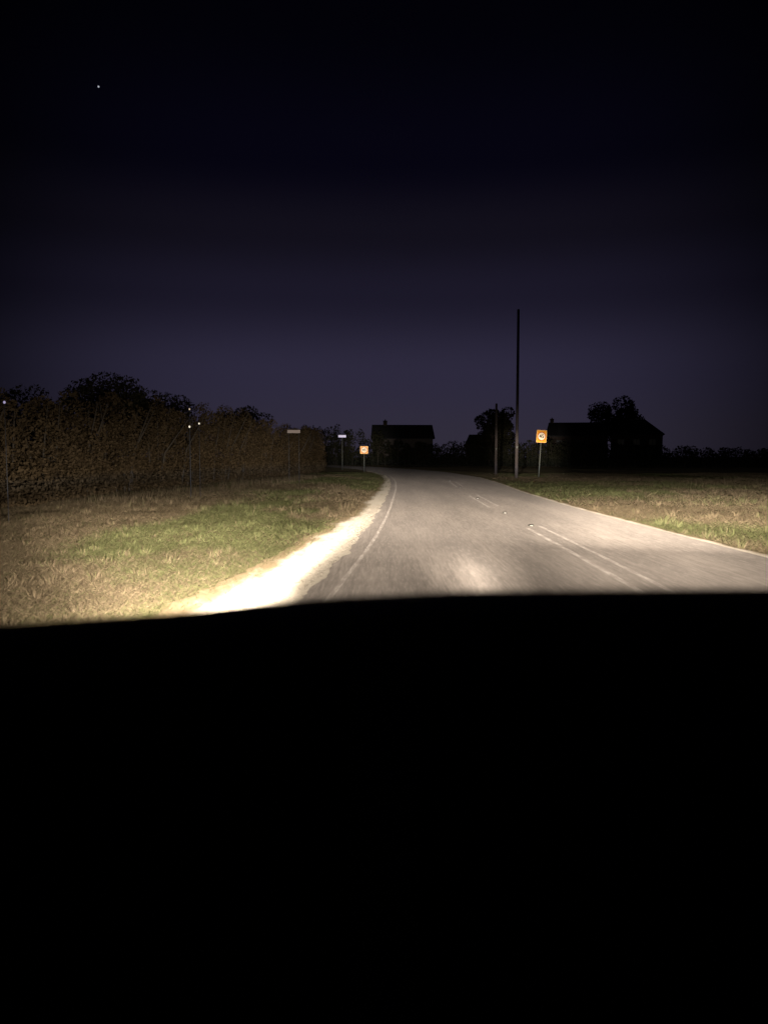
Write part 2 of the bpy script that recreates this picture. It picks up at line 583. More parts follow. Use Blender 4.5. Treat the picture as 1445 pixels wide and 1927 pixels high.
parts = [
    blades(scatter(130000, 4.8, 16, 8, 20, right_keep, 5), 0.025, 0.07, 0.009, 105, (1.0, 2.4), 0.12),
    blades(scatter(190000, 4.8, 36, 20, 58, right_keep, 6), 0.04, 0.11, 0.018, 106, (0.8, 2.0), 0.12),
]
parts.append(blades(scatter(3000, 6, 34, 26, 55, lambda x, y, r: (x > rs_out(y) + 1) & (vnoise(x * 0.5, y * 0.3, 47) > 0.6), 7), 0.12, 0.30, 0.012, 107, (0.1, 0.6), 0.2))
parts.append(tufts(420, 5, 24, 9, 45, right_keep, 10, 0.07, 0.2))
grass_obj('grass', parts, 'short tan grass on the right verge')

# loose stones on the shoulder
n = 1800
py = rng.uniform(4, 20, n)
px = sh_out(py) + 0.35 + rng.random(n) ** 0.7 * (xl(py) - sh_out(py) - 0.40)
s = rng.uniform(0.004, 0.014, n)
octv = np.array([[1, 0, 0], [-1, 0, 0], [0, 1, 0], [0, -1, 0], [0, 0, 0.8], [0, 0, -0.8]], float)
octf = np.array([[0, 2, 4], [2, 1, 4], [1, 3, 4], [3, 0, 4], [2, 0, 5], [1, 2, 5], [3, 1, 5], [0, 3, 5]])
rot = rng.uniform(0, 6.28, n)
P = octv[None] * rng.uniform(0.7, 1.3, (n, 6, 1)) * s[:, None, None]
Px = P[..., 0] * np.cos(rot)[:, None] - P[..., 1] * np.sin(rot)[:, None] + px[:, None]
Py = P[..., 0] * np.sin(rot)[:, None] + P[..., 1] * np.cos(rot)[:, None] + py[:, None]
Pz = P[..., 2] + 0.004
V = np.stack([Px, Py, Pz], -1).reshape(-1, 3)
F = (octf[None] + (np.arange(n) * 6)[:, None, None]).reshape(-1, 3)
tag(link('loose_stones', mesh_np('loose_stones', V, F, M['stone'])), 'loose pale stones on the left gravel shoulder', 'gravel', kind='stuff')


# ------------------------------------------------------------------ foliage
def leaf_cloud(name, centres, radii, n_leaf, size, mat, seed, shell=0.55):
    """leaf-sized quads through a union of lumps; centres (k,3), radii (k,3)"""
    g = np.random.default_rng(seed)
    centres = np.asarray(centres, float); radii = np.asarray(radii, float)
    vol = np.prod(radii, 1) ** (2 / 3)
    k = g.choice(len(centres), n_leaf, p=vol / vol.sum())
    d = g.normal(size=(n_leaf, 3))
    d /= np.linalg.norm(d, axis=1, keepdims=True)
    r = g.random(n_leaf) ** (1 / 3) * (1 - shell) + shell * g.uniform(0.75, 1.12, n_leaf)
    p = centres[k] + d * r[:, None] * radii[k]
    p[:, 2] = np.abs(p[:, 2])
    a = g.normal(size=(n_leaf, 3)); a /= np.linalg.norm(a, axis=1, keepdims=True)
    b = np.cross(a, g.normal(size=(n_leaf, 3))); b /= np.linalg.norm(b, axis=1, keepdims=True)
    s = size * g.uniform(0.5, 1.5, (n_leaf, 1))
    V = np.stack([p - a * s, p + b * s * 0.5, p + a * s, p - b * s * 0.5], 1).reshape(-1, 3)
    return mesh_np(name, V, np.arange(len(V)).reshape(-1, 4), mat)


def hedge(path, height, depth, step, n_leaf, size, mat, label, seed, zfun=None, group=None):
    g = np.random.default_rng(seed)
    t = empty('hedge', (path[0][0], path[0][1], 0))
    tag(t, label, 'hedge', group)
    c, r, stems = [], [], []
    for (x0, y0), (x1, y1) in zip(path, path[1:]):
        L = math.hypot(x1 - x0, y1 - y0)
        for i in range(max(1, int(L / step))):
            f = (i + g.random()) / max(1, int(L / step))
            x, y = x0 + (x1 - x0) * f, y0 + (y1 - y0) * f
            h = height(x, y) * g.uniform(0.86, 1.08)
            stems.append((x, y, h))
            for q in range(4):
                zc = h * (0.16 + 0.22 * q)
                rr = depth * g.uniform(0.55, 1.0) * (1.05 - 0.16 * q)
                c.append((x + g.normal() * 0.3 * depth, y + g.normal() * 0.3 * depth, zc))
                r.append((rr, rr, h * g.uniform(0.14, 0.22)))
    c = np.array(c) - np.array([path[0][0], path[0][1], 0])
    fo = link('foliage', leaf_cloud('foliage', c, r, n_leaf, size, mat, seed), t)
    fo['kind'] = 'stuff'
    bm = bmesh.new()
    for (x, y, h) in stems:
        x -= path[0][0]; y -= path[0][1]
        for q in range(2):
            ex, ey = g.normal() * 0.4, g.normal() * 0.4
            add_tube(bm, [(x + ex * 0.3, y + ey * 0.3, -0.1), (x + ex * 0.6, y + ey * 0.5, h * 0.45), (x + ex * 1.6, y + ey, h * 0.9)], [0.05, 0.035, 0.012], 5)
    o = bm_obj('stems', bm, M['bark'], t)
    o['kind'] = 'stuff'
    return t


def tree(base, h, rad, label, seed, n_leaf=5000, size=0.16, trunk_frac=0.35, squash=1.0, group=None):
    g = np.random.default_rng(seed)
    t = empty('tree', base)
    tag(t, label, 'tree', group)
    bm = bmesh.new()
    add_tube(bm, [(0, 0, -0.2), (0.05 * h * g.normal() * 0.3, 0, h * 0.3), (g.normal() * 0.02 * h, g.normal() * 0.02 * h, h * 0.75)], [0.035 * h, 0.024 * h, 0.008 * h], 8)
    c, r = [], []
    for i in range(11):
        a = i * 2.4 + g.random()
        zz = h * (trunk_frac + (0.92 - trunk_frac) * (i + 0.6) / 11)
        env = math.sin(math.pi * min(1, max(0.1, (zz / h - trunk_frac * 0.6) / (1.05 - trunk_frac * 0.6)))) ** 0.6
        rr = rad * env * g.uniform(0.35, 0.75)
        e = (math.cos(a) * rr, math.sin(a) * rr, zz)
        add_tube(bm, [(0, 0, zz * 0.72), (e[0] * 0.5, e[1] * 0.5, zz * 0.88), e], [0.012 * h, 0.008 * h, 0.003 * h], 5)
        for q in range(3):
            c.append((e[0] + g.normal() * 0.16 * rad, e[1] + g.normal() * 0.16 * rad, e[2] + g.normal() * 0.05 * h))
            k = rad * g.uniform(0.22, 0.42)
            r.append((k, k, k * 0.75 * squash))
    bm_obj('trunk', bm, M['bark'], t, smooth=True)
    link('crown', leaf_cloud('crown', c, r, n_leaf, size, M['tree'], seed + 1, 0.5), t)
    return t


# tall brown hedge down the left
hp = [(float(hx(y)) - 0.7, y) for y in (3, 8, 13, 18, 23, 28, 34, 40, 46, 52, 60, 68, 76, 86, 96)]
def hh(x, y): return float(np.interp(y, [3, 12, 17, 22, 28, 36, 44, 56, 80, 100], [2.3, 2.5, 2.75, 3.0, 3.55, 3.9, 3.8, 3.6, 4.2, 4.2])) * (0.93 + 0.14 * float(vnoise(y * 0.35, 2, 8)))
hedge(hp, hh, 1.0, 0.8, 280000, 0.052, M['hedge'], 'tall brown hedge dimly lit along the left verge', 51)
# low black hedge closing off the field on the right
hp = [(3.5, 113), (8, 110), (14, 106), (20, 102), (26, 97), (34, 93), (44, 91), (56, 90), (78, 90)]
hedge(hp, lambda x, y: float(np.interp(x, [3, 8, 20, 28, 40, 80], [3.3, 3.5, 3.6, 3.0, 2.45, 2.35])), 1.4, 0.5, 70000, 0.13, M['dark_hedge'], 'long black hedge along the far side of the right field', 53)
hp = [(2.8, 114), (-1, 116), (-5, 120), (-9, 126), (-14, 134), (-20, 144), (-28, 156)]
hedge(hp, lambda x, y: float(np.interp(x, [-28, -8, -1, 2.8], [7.0, 6.4, 5.2, 3.6])), 1.5, 1.0, 30000, 0.15, M['dark_hedge'], 'tall black hedge round the outside of the far bend', 57)

tree((-12.4, 34, 0), 4.65, 2.9, 'round dark tree rising above the left hedge, nearest the camera', 61, 16000, 0.07)
tree((-15.2, 50, 0), 5.3, 3.4, 'dark bushy tree behind the hedge, left of the small light dots', 63, 14000, 0.08)
tree((-16.6, 33, 0), 3.9, 3.2, 'dark tree behind the hedge at the left edge of the picture', 65, 14000, 0.07)
tree((-16, 82, 0), 6.4, 3.2, 'far dark tree behind the hedge towards the bend', 67, 5000, 0.15)
tree((17.0, 118, 0), 9.3, 3.4, 'dark tree behind the tall wooden pole', 69, 6000, 0.2)
tree((58.5, 185, 0), 15.0, 7.0, 'tall rounded dark tree behind the two right-hand houses', 71, 9000, 0.3)
tree((25.8, 165, 0), 9.0, 3.6, 'small dark tree beside the middle right house', 73, 4000, 0.24)


# ------------------------------------------------------------------ far houses
def house(loc, rz, w, d, hw, hr, wall, label, chimneys=((0.3, 0),), wins=(), door=None, hip=0.0):
    """w along local x, d along local y; front faces local -y. ridge along x, hip = how far the ridge ends are pulled in"""
    t = empty('house', loc, rz)
    tag(t, label, 'house', 'houses far behind the field')
    box('wall', (0, 0, hw / 2), (w, d, hw), wall, t)
    bm = bmesh.new()
    ov = 0.35
    a = [bm.verts.new(p) for p in ((-w/2-ov, -d/2-ov, hw), (w/2+ov, -d/2-ov, hw), (w/2+ov, d/2+ov, hw), (-w/2-ov, d/2+ov, hw))]
    b = [bm.verts.new(p) for p in ((-w/2-ov, -d/2-ov, hw+0.16), (w/2+ov, -d/2-ov, hw+0.16), (w/2+ov, d/2+ov, hw+0.16), (-w/2-ov, d/2+ov, hw+0.16))]
    r0, r1 = bm.verts.new((-w/2-ov+hip, 0, hw+hr)), bm.verts.new((w/2+ov-hip, 0, hw+hr))
    bm.faces.new(a)
    for i in range(4):
        bm.faces.new((a[i], a[(i+1) % 4], b[(i+1) % 4], b[i]))
    bm.faces.new((b[0], b[1], r1, r0)); bm.faces.new((b[2], b[3], r0, r1))
    bm.faces.new((b[1], b[2], r1)); bm.faces.new((b[3], b[0], r0))
    rf = bm_obj('roof', bm, M['roof'], t)
    for (cx, cy) in chimneys:
        bm = bmesh.new()
        add_box(bm, (cx * w, cy, hw + hr), (0.7, 0.55, 1.3))
        add_box(bm, (cx * w, cy, hw + hr + 0.69), (0.84, 0.69, 0.1))
        add_tube(bm, [(cx * w, cy, hw + hr + 0.72), (cx * w, cy, hw + hr + 0.98)], [0.13, 0.11], 8)
        bm_obj('chimney', bm, M['brick'], rf)
    for (x, z, ww, wh) in wins:
        p = bm_obj('window', win_frame(x, -d/2, z, ww, wh), M['frame'], t)
        box('pane', (x, -d/2 - 0.02, z), (ww - 0.1, 0.02, wh - 0.1), M['pane'], p)
        box('sill', (x, -d/2 - 0.09, z - wh/2 - 0.05), (ww + 0.2, 0.18, 0.08), M['render'], p)
    if door is not None:
        p = box('door', (door, -d/2 - 0.03, 1.02), (0.95, 0.06, 2.04), M['brick'], t)
        box('handle', (door + 0.36, -d/2 - 0.09, 1.0), (0.04, 0.05, 0.14), M['galv'], p)
    return t


def win_frame(x, y, z, w, h):
    bm = bmesh.new()
    f = 0.07
    for (cx, cz, sx, sz) in ((x, z + h/2 - f/2, w, f), (x, z - h/2 + f/2, w, f), (x - w/2 + f/2, z, f, h - 2*f), (x + w/2 - f/2, z, f, h - 2*f), (x, z, f, h - 2*f)):
        add_box(bm, (cx, y - 0.035, cz), (sx, 0.07, sz))
    return bm


house((3.4, 140, 0), R(4), 10.6, 7, 4.6, 2.7, M['render'], 'far low house with a dark roof beyond the left orange sign',
      chimneys=((-0.3, 0),), wins=((-3.5, 3.2, 1.5, 1.1), (-0.6, 3.2, 1.5, 1.1), (2.8, 3.2, 1.5, 1.1)), door=1.1)
house((19.6, 150, 0), R(-6), 6.4, 6, 3.2, 2.6, M['brick'], 'small low far house just left of the wooden pole',
      chimneys=((0.32, 0),), wins=((-1.6, 1.6, 1.4, 1.2), (1.8, 1.6, 1.4, 1.2)), door=0.1, hip=1.0)
house((38.5, 150, 0), R(-8), 11.0, 8, 5.3, 2.9, M['brick'], 'wide dark far house just right of the right orange sign',
      chimneys=((-0.44, 0),), wins=((-3.6, 4.0, 1.3, 1.2), (0, 4.0, 1.3, 1.2), (3.6, 4.0, 1.3, 1.2), (-3.6, 1.5, 1.6, 1.3), (3.6, 1.5, 1.6, 1.3)), door=0.2, hip=0.4)
house((50.5, 150, 0), R(-18), 9.6, 8, 5.6, 3.2, M['brick'], 'dark far house with a hipped roof, rightmost against the sky',
      chimneys=(), wins=((-2.9, 4.2, 1.3, 1.2), (0, 4.2, 1.3, 1.2), (2.9, 4.2, 1.3, 1.2), (-2.9, 1.5, 1.6, 1.3), (2.9, 1.5, 1.6, 1.3)), door=0.2, hip=3.6)


# ------------------------------------------------------------------ roadside things
def text_mesh(txt, size, mat):
    cu = bpy.data.curves.new('numeral', 'FONT')
    cu.body = txt
    cu.size = size
    cu.align_x = 'CENTER'
    cu.align_y = 'CENTER'
    cu.extrude = 0.0015
    cu.offset = size * 0.018
    o = bpy.data.objects.new('numeral', cu)
    col.objects.link(o)
    bpy.context.view_layer.update()
    me = bpy.data.meshes.new_from_object(o.evaluated_get(bpy.context.evaluated_depsgraph_get()))
    bpy.data.objects.remove(o)
    bpy.data.curves.remove(cu)
    me.materials.clear()
    me.materials.append(mat)
    return me


def rounded_rect(w, h, r, seg=5):
    pts = []
    for cx, cz, a0 in ((w/2-r, h/2-r, 0), (-w/2+r, h/2-r, 90), (-w/2+r, -h/2+r, 180), (w/2-r, -h/2+r, 270)):
        for k in range(seg + 1):
            a = R(a0 + 90 * k / seg)
            pts.append((cx + r * math.cos(a), cz + r * math.sin(a)))
    return pts


def plate(pts, y0, y1, inner=None):
    """prism of an outline in x,z between y0 (front) and y1; with inner outline of as many points: a flat ring"""
    bm = bmesh.new()
    f = [bm.verts.new((x, y0, z)) for x, z in pts]
    b = [bm.verts.new((x, y1, z)) for x, z in pts]
    n = len(pts)
    for i in range(n):
        bm.faces.new((f[i], f[(i+1) % n], b[(i+1) % n], b[i]))
    if inner is None:
        bm.faces.new(f); bm.faces.new(b)
    else:
        fi = [bm.verts.new((x, y0, z)) for x, z in inner]
        bi = [bm.verts.new((x, y1, z)) for x, z in inner]
        for i in range(n):
            j = (i + 1) % n
            bm.faces.new((f[i], f[j], fi[j], fi[i])); bm.faces.new((b[i], b[j], bi[j], bi[i])); bm.faces.new((fi[i], fi[j], bi[j], bi[i]))
    return bm


def circle(r, seg=40, cx=0, cz=0):
    return [(cx + r * math.cos(2*math.pi*k/seg), cz + r * math.sin(2*math.pi*k/seg)) for k in range(seg)]


def speed_sign(loc, rz, w, h, zc, lean, label):
    t = empty('speed_limit_sign', loc, rz)
    t.rotation_euler = (0, lean, rz)
    tag(t, label, 'road sign', 'orange temporary speed limit signs')
    tube('post', [(0, 0.045, -0.3), (0, 0.045, zc + h * 0.42)], [0.034, 0.034], M['galv'], t, 12)
    p = bm_obj('panel', plate(rounded_rect(w, h, 0.03), 0.0, 0.004), M['orange'], t)
    bk = bm_obj('back', plate(rounded_rect(w - 0.01, h - 0.01, 0.03), 0.006, 0.009), M['sign_back'], t)
    ed = bm_obj('border', plate(rounded_rect(w - 0.012, h - 0.012, 0.028), -0.003, -0.001, rounded_rect(w - 0.055, h - 0.055, 0.015)), M['pale_orange'], p)
    d = bm_obj('disc', plate(circle(0.225 * w / 0.62), -0.004, -0.001), M['disc'], t)
    rg = bm_obj('ring', plate(circle(0.262 * w / 0.62), -0.006, -0.001, circle(0.218 * w / 0.62)), M['red'], d)
    nm = link('numeral', text_mesh('45', 0.30 * w / 0.62, M['black']), d)
    nm.rotation_euler = (R(90), 0, 0)
    nm.location = (0, -0.0065, -0.005)
    for o in (p, bk):
        o.location = (0, 0, zc)
    d.location = (0, 0, zc)
    for zz in (-0.18, 0.18):
        box('clamp', (0, 0.03, zc + zz), (0.10, 0.032, 0.035), M['galv'], t)
    return t


speed_sign((9.75, 47, 0), R(9), 0.66, 0.78, 2.60, R(3.0), 'orange 45 speed limit sign on a thin post, right of the lane')
speed_sign((-1.75, 66, 0), R(-2), 0.68, 0.66, 1.92, 0.0, 'orange speed limit sign left of the lane at the bend')


def utility_pole(loc, h, r, label):
    t = empty('utility_pole', loc)
    tag(t, label, 'pole', 'wooden poles right of the lane')
    tube('shaft', [(0, 0, -0.5), (0.01, 0, h * 0.5), (0, 0, h)], [r, r * 0.88, r * 0.75], M['pole_wood'], t, 14)
    tube('cap', [(0, 0, h), (0, 0, h + 0.05)], [r * 0.82, r * 0.5], M['galv'], t, 12)
    box('number_plate', (0, -r - 0.004, 1.9), (0.09, 0.012, 0.14), M['galv'], t)
    return t


utility_pole((8.15, 46, 0), 10.2, 0.10, 'thick wooden pole just left of the right orange sign')
utility_pole((8.3, 55.5, 0), 5.2, 0.11, 'fainter, shorter double of the thick wooden pole, farther along the lane')  # doubled image of the tall pole, built as a separate pole

# small reflective studs in the road
for k, (y, dx) in enumerate([(14.0, 0.15), (17.2, 0.12), (23.2, 0.1), (31.5, 0.1), (40.0, 0.1)]):
    x = float(xc(y)) + dx
    t = empty('road_stud', (x, y, 0.004))
    tag(t, '%s small reflective road stud on the centre line, counted from the camera' % ['first', 'second', 'third', 'fourth', 'fifth'][k], 'road stud', 'reflective studs along the centre line')
    bm = bmesh.new()
    add_box(bm, (0, 0, 0.009), (0.10, 0.10, 0.018))
    for v in bm.verts:
        if v.co.z > 0.01:
            v.co.x *= 0.7; v.co.y *= 0.55
    bm_obj('body', bm, M['galv'], t)
    box('reflector', (0, -0.043, 0.0105), (0.045, 0.012, 0.009), M['stud'], t)


# little lights; the three dots by the hedge repeat one light
def small_lamp(loc, h, r, mat, label, cat='lamp'):
    t = empty('light_dot', (loc[0], loc[1], 0))
    tag(t, label, cat)
    tube('post', [(0, 0, -0.2), (0, 0, h - r)], [0.008, 0.007], M['plastic'], t, 6)
    bm = bmesh.new()
    bmesh.ops.create_uvsphere(bm, u_segments=12, v_segments=8, radius=r, matrix=Matrix.Translation((0, 0, h)) @ Matrix.Diagonal((1, 1, 1.25, 1)))
    bm_obj('bulb', bm, mat, t, smooth=True)
    tube('cap', [(0, 0, h + r * 1.1), (0, 0, h + r * 1.7)], [r * 0.95, r * 0.3], M['plastic'], t, 10)
    return t


def along(px, py, d):
    """a point d metres ahead on the sight line of a pixel of the photograph"""
    p = R(4.22)
    u, v = (px - 722.5) / 1402, (963.5 - py) / 1402
    f = math.cos(p) + v * math.sin(p)
    return (u / f * d, d, CAM_H + (-math.sin(p) + v * math.cos(p)) / f * d)


a = along(357, 803, 23); small_lamp(a, a[2], 0.028, M['warm_lamp'], 'bright small white light dot before the hedge, lower left of three from one light')
a = along(375, 797, 23.5); small_lamp(a, a[2], 0.024, M['warm_lamp'], 'small white light dot before the hedge, rightmost of three from one light')
a = along(357, 770, 23.3); small_lamp(a, a[2], 0.024, M['dim_dot'], 'dim amber light dot before the hedge, highest of three from one light')
a = along(9, 757, 14.2); small_lamp(a, a[2], 0.022, M['violet_lamp'], 'violet lamp at the far left edge above the hedge')

# cold lamp head on a post before the bend
a = along(644, 821, 78)
t = empty('street_lamp', (a[0], a[1], 0))
tag(t, 'small cold violet lamp on a post left of the left sign', 'street lamp')
tube('post', [(0, 0.1, -0.3), (0, 0.1, a[2])], [0.045, 0.035], M['galv'], t, 8)
box('lamp_head', (0, 0, a[2] + 0.16), (0.86, 0.3, 0.07), M['plastic'], t, 0.01)
box('lamp_panel', (0, -0.02, a[2]), (0.80, 0.22, 0.24), M['violet_lamp'], t, 0.02)

# board on posts before the hedge, standing in for an unidentified pale smudge
a = along(553, 812, 36)
t = empty('smudge_stand_in', (a[0], a[1], 0))
tag(t, 'small pale board standing in for a faint pale smudge before the left hedge', 'board')
box('board', (0, 0, a[2]), (0.62, 0.025, 0.15), M['board'], t, 0.004)
for s in (-1, 1):
    tube('post', [(0.24 * s, 0.04, -0.3), (0.24 * s, 0.04, a[2] + 0.06)], [0.010, 0.010], M['plastic'], t, 8)

# a single bright star
a = along(186, 163, 2200)
bm = bmesh.new()
bmesh.ops.create_icosphere(bm, subdivisions=2, radius=2.6)
o = bm_obj('star', bm, M['star'])
o.location = a
tag(o, 'faint lone star high in the upper left sky', 'star')


# ------------------------------------------------------------------ the car one sits in
CX = 0.10
car = empty('car', (CX, 0, 0))
tag(car, 'black car seen from inside, its dashboard filling the lower picture', 'car')


def loft(name, rows, mat, parent, thick=0.0, smooth=True):
    V = np.array(rows, float)
    ny, nx = V.shape[:2]
    i = np.arange(ny * nx).reshape(ny, nx)
    F = np.stack([i[:-1, :-1], i[:-1, 1:], i[1:, 1:], i[1:, :-1]], -1).reshape(-1, 4)
    o = link(name, mesh_np(name, V.reshape(-1, 3), F, mat, smooth), parent)
    if thick:
        md = o.modifiers.new('thickness', 'SOLIDIFY')
        md.thickness = thick
        md.offset = 0
    return o


# dashboard: crown runs across the car, falling away to the left
dx = [-0.84, -0.60, -0.49, -0.30, -0.245, -0.165, -0.005, 0.156, 0.29, 0.50, 0.70, 0.84]
dz = [1.112, 1.121, 1.127, 1.1385, 1.1455, 1.1525, 1.1595, 1.1615, 1.1628, 1.164, 1.162, 1.158]
xs = np.linspace(-0.80, 0.80, 50)
zc = smooth_interp(xs, dx, dz, 0.02) - 0.006
rows = []
for (yy, drop, zabs) in ((0.14, 0, 0.55), (0.20, 0, 0.80), (0.30, 0.16, None), (0.42, 0.085, None), (0.56, 0.03, None), (0.68, 0.006, None), (0.75, 0.0, None), (0.84, 0.012, None), (0.96, 0.05, None), (1.08, 0.10, None), (1.12, 0.2, None)):
    rows.append([(x, yy + 0.06 * (x / 0.8) ** 2 * (-1 if yy < 0.6 else -0.6), zabs if zabs is not None else z - drop) for x, z in zip(xs, zc)])
loft('dashboard', rows, M['plastic'], car, 0.012)
for s in (-0.62, -0.12, 0.12, 0.62):
    bm = bmesh.new()
    for k in range(5):
        add_box(bm, (s, 0.245, 0.86 + 0.02 * k), (0.15, 0.02, 0.006))
    bm_obj('air_vent', bm, M['plastic'], car)
# steering wheel on the right
bm = bmesh.new()
ring = [(0.37 + 0.18 * math.cos(a), 0.04 + 0.18 * math.sin(a) * 0.35, 0.86 + 0.18 * math.sin(a) * 0.94) for a in np.linspace(0, 2 * math.pi, 37)]
add_tube(bm, ring, [0.016] * 37, 8, cap=False)
sw = bm_obj('steering_wheel', bm, M['plastic'], car, smooth=True)
bm = bmesh.new()
for ang in (0, math.pi, 1.5 * math.pi):
    add_tube(bm, [(0.37, 0.06, 0.86), (0.37 + 0.175 * math.cos(ang), 0.04 + 0.175 * math.sin(ang) * 0.35, 0.86 + 0.175 * math.sin(ang) * 0.94)], [0.022, 0.015], 8)
add_tube(bm, [(0.37, 0.03, 0.85), (0.37, 0.07, 0.87)], [0.065, 0.065], 16)
bm_obj('spokes', bm, M['plastic'], sw, smooth=True)

# bonnet, wings, bumper, roof, doors, pillars
xs = np.linspace(-0.80, 0.80, 24)
rows = []
for yy, z in ((1.14, 1.0), (1.3, 0.985), (1.55, 0.955), (1.8, 0.915), (2.0, 0.865), (2.12, 0.80)):
    rows.append([(x, yy - 0.10 * (x / 0.8) ** 2, z - 0.05 * (abs(x) / 0.8) ** 2.5) for x in xs])
loft('bonnet', rows, M['car_paint'], car, 0.01)
rows = []
for z, o_ in ((0.78, 0.0), (0.70, 0.04), (0.55, 0.07), (0.40, 0.08), (0.24, 0.03)):
    rows.append([(x, 2.12 + o_ - 0.16 * (abs(x) / 0.8) ** 2.6, z) for x in xs])
loft('bumper', rows, M['car_paint'], car, 0.01)
bm = bmesh.new()
for k in range(5):
    add_box(bm, (0, 2.205, 0.44 + 0.035 * k), (0.8, 0.02, 0.012))
bm_obj('grille', bm, M['plastic'], car)
for s in (-1, 1):
    rows = []
    for yy, z in ((1.0, 1.0), (1.3, 0.965), (1.6, 0.925), (1.85, 0.86), (1.98, 0.80)):
        hub = 1.30
        arch = math.sqrt(max(0, 0.36 ** 2 - (yy - hub) ** 2)) + 0.31 if abs(yy - hub) < 0.36 else 0.28
        rows.append([(s * 0.80, yy, z - 0.05), (s * 0.865, yy, z - 0.10), (s * 0.875, yy, max(arch + 0.02, 0.62)), (s * 0.86, yy, arch)])
    loft('wing', rows, M['car_paint'], car, 0.006)
    w = link('wheel', None, car)
    w.location = (s * 0.77, 1.30, 0.31)
    bm = bmesh.new()
    prof = [(0.20, -0.10), (0.29, -0.105), (0.31, -0.08), (0.31, 0.08), (0.29, 0.105), (0.20, 0.10)]
    vs = [[bm.verts.new((o_, r * math.cos(a), r * math.sin(a))) for r, o_ in prof] for a in np.linspace(0, 2 * math.pi, 28, endpoint=False)]
    for i in range(28):
        for j in range(6):
            bm.faces.new((vs[i][j], vs[(i+1) % 28][j], vs[(i+1) % 28][(j+1) % 6], vs[i][(j+1) % 6]))
    bm_obj('tyre', bm, M['tyre'], w, smooth=True)
    bm = bmesh.new()
    for a in np.linspace(0, 2 * math.pi, 5, endpoint=False):
        add_tube(bm, [(s * 0.07, 0, 0), (s * 0.07, 0.2 * math.cos(a), 0.2 * math.sin(a))], [0.035, 0.025], 6)
    bm_obj('rim', bm, M['rim'], w, smooth=True)
    tube('pillar', [(s * 0.80, 1.04, 1.0), (s * 0.76, 0.72, 1.3), (s * 0.66, 0.28, 1.66)], [0.045, 0.04, 0.04], M['car_paint'], car, 8)
    rows = [[(s * (0.86 + 0.02 * math.sin(k * 0.5)), yy, z) for k, z in enumerate((0.25, 0.45, 0.65, 0.85, 0.99))] for yy in (1.0, 0.5, 0.0, -0.6)]
    dr = loft('door', rows, M['car_paint'], car, 0.02)
    box('handle', (s * 0.90, -0.42, 0.88), (0.03, 0.16, 0.03), M['car_paint'], dr, 0.006)
    mr = bm_obj('door_mirror', add_box(bmesh.new(), (s * 1.0, 0.62, 1.06), (0.2, 0.1, 0.14)), M['car_paint'], dr, bevel=0.03)
rows = []
for yy, z in ((0.27, 1.66), (0.05, 1.70), (-0.4, 1.72), (-1.0, 1.70)):
    rows.append([(x, yy, z - 0.06 * (abs(x) / 0.7) ** 2.5) for x in np.linspace(-0.70, 0.70, 14)])
loft('roof', rows, M['car_paint'], car, 0.02)
rows = []
for f in np.linspace(0, 1, 8):
    rows.append([(x * (1 - 0.13 * f), 1.13 - 0.86 * f - 0.08 * (x / 0.8) ** 2 * (1 - f), 1.0 + 0.66 * f + 0.03 * math.sin(math.pi * f)) for x in np.linspace(-0.78, 0.78, 16)])
loft('windscreen', rows, M['glass'], car, 0.005)


# headlamps: dipped beam, warm, cut off below the horizontal except stray light and added sign lobes
def mathn(n, l, op, a, b=None):
    m = n.new('ShaderNodeMath')
    m.operation = op
    for i, v in enumerate((a, b)):
        if v is None: continue
        if hasattr(v, 'is_linked'): l.new(v, m.inputs[i])
        else: m.inputs[i].default_value = v
    return m.outputs[0]


def curve(n, l, x, pts, scale=1.0):
    """piecewise-linear function of x through pts"""
    x0, x1 = pts[0][0], pts[-1][0]
    t = n.new('ShaderNodeMapRange')
    t.inputs['From Min'].default_value = x0
    t.inputs['From Max'].default_value = x1
    l.new(x, t.inputs['Value'])
    r = ramp(n, [((p - x0) / (x1 - x0), v) for p, v in pts])
    l.new(t.outputs['Result'], r.inputs['Fac'])
    return r.outputs['Color']


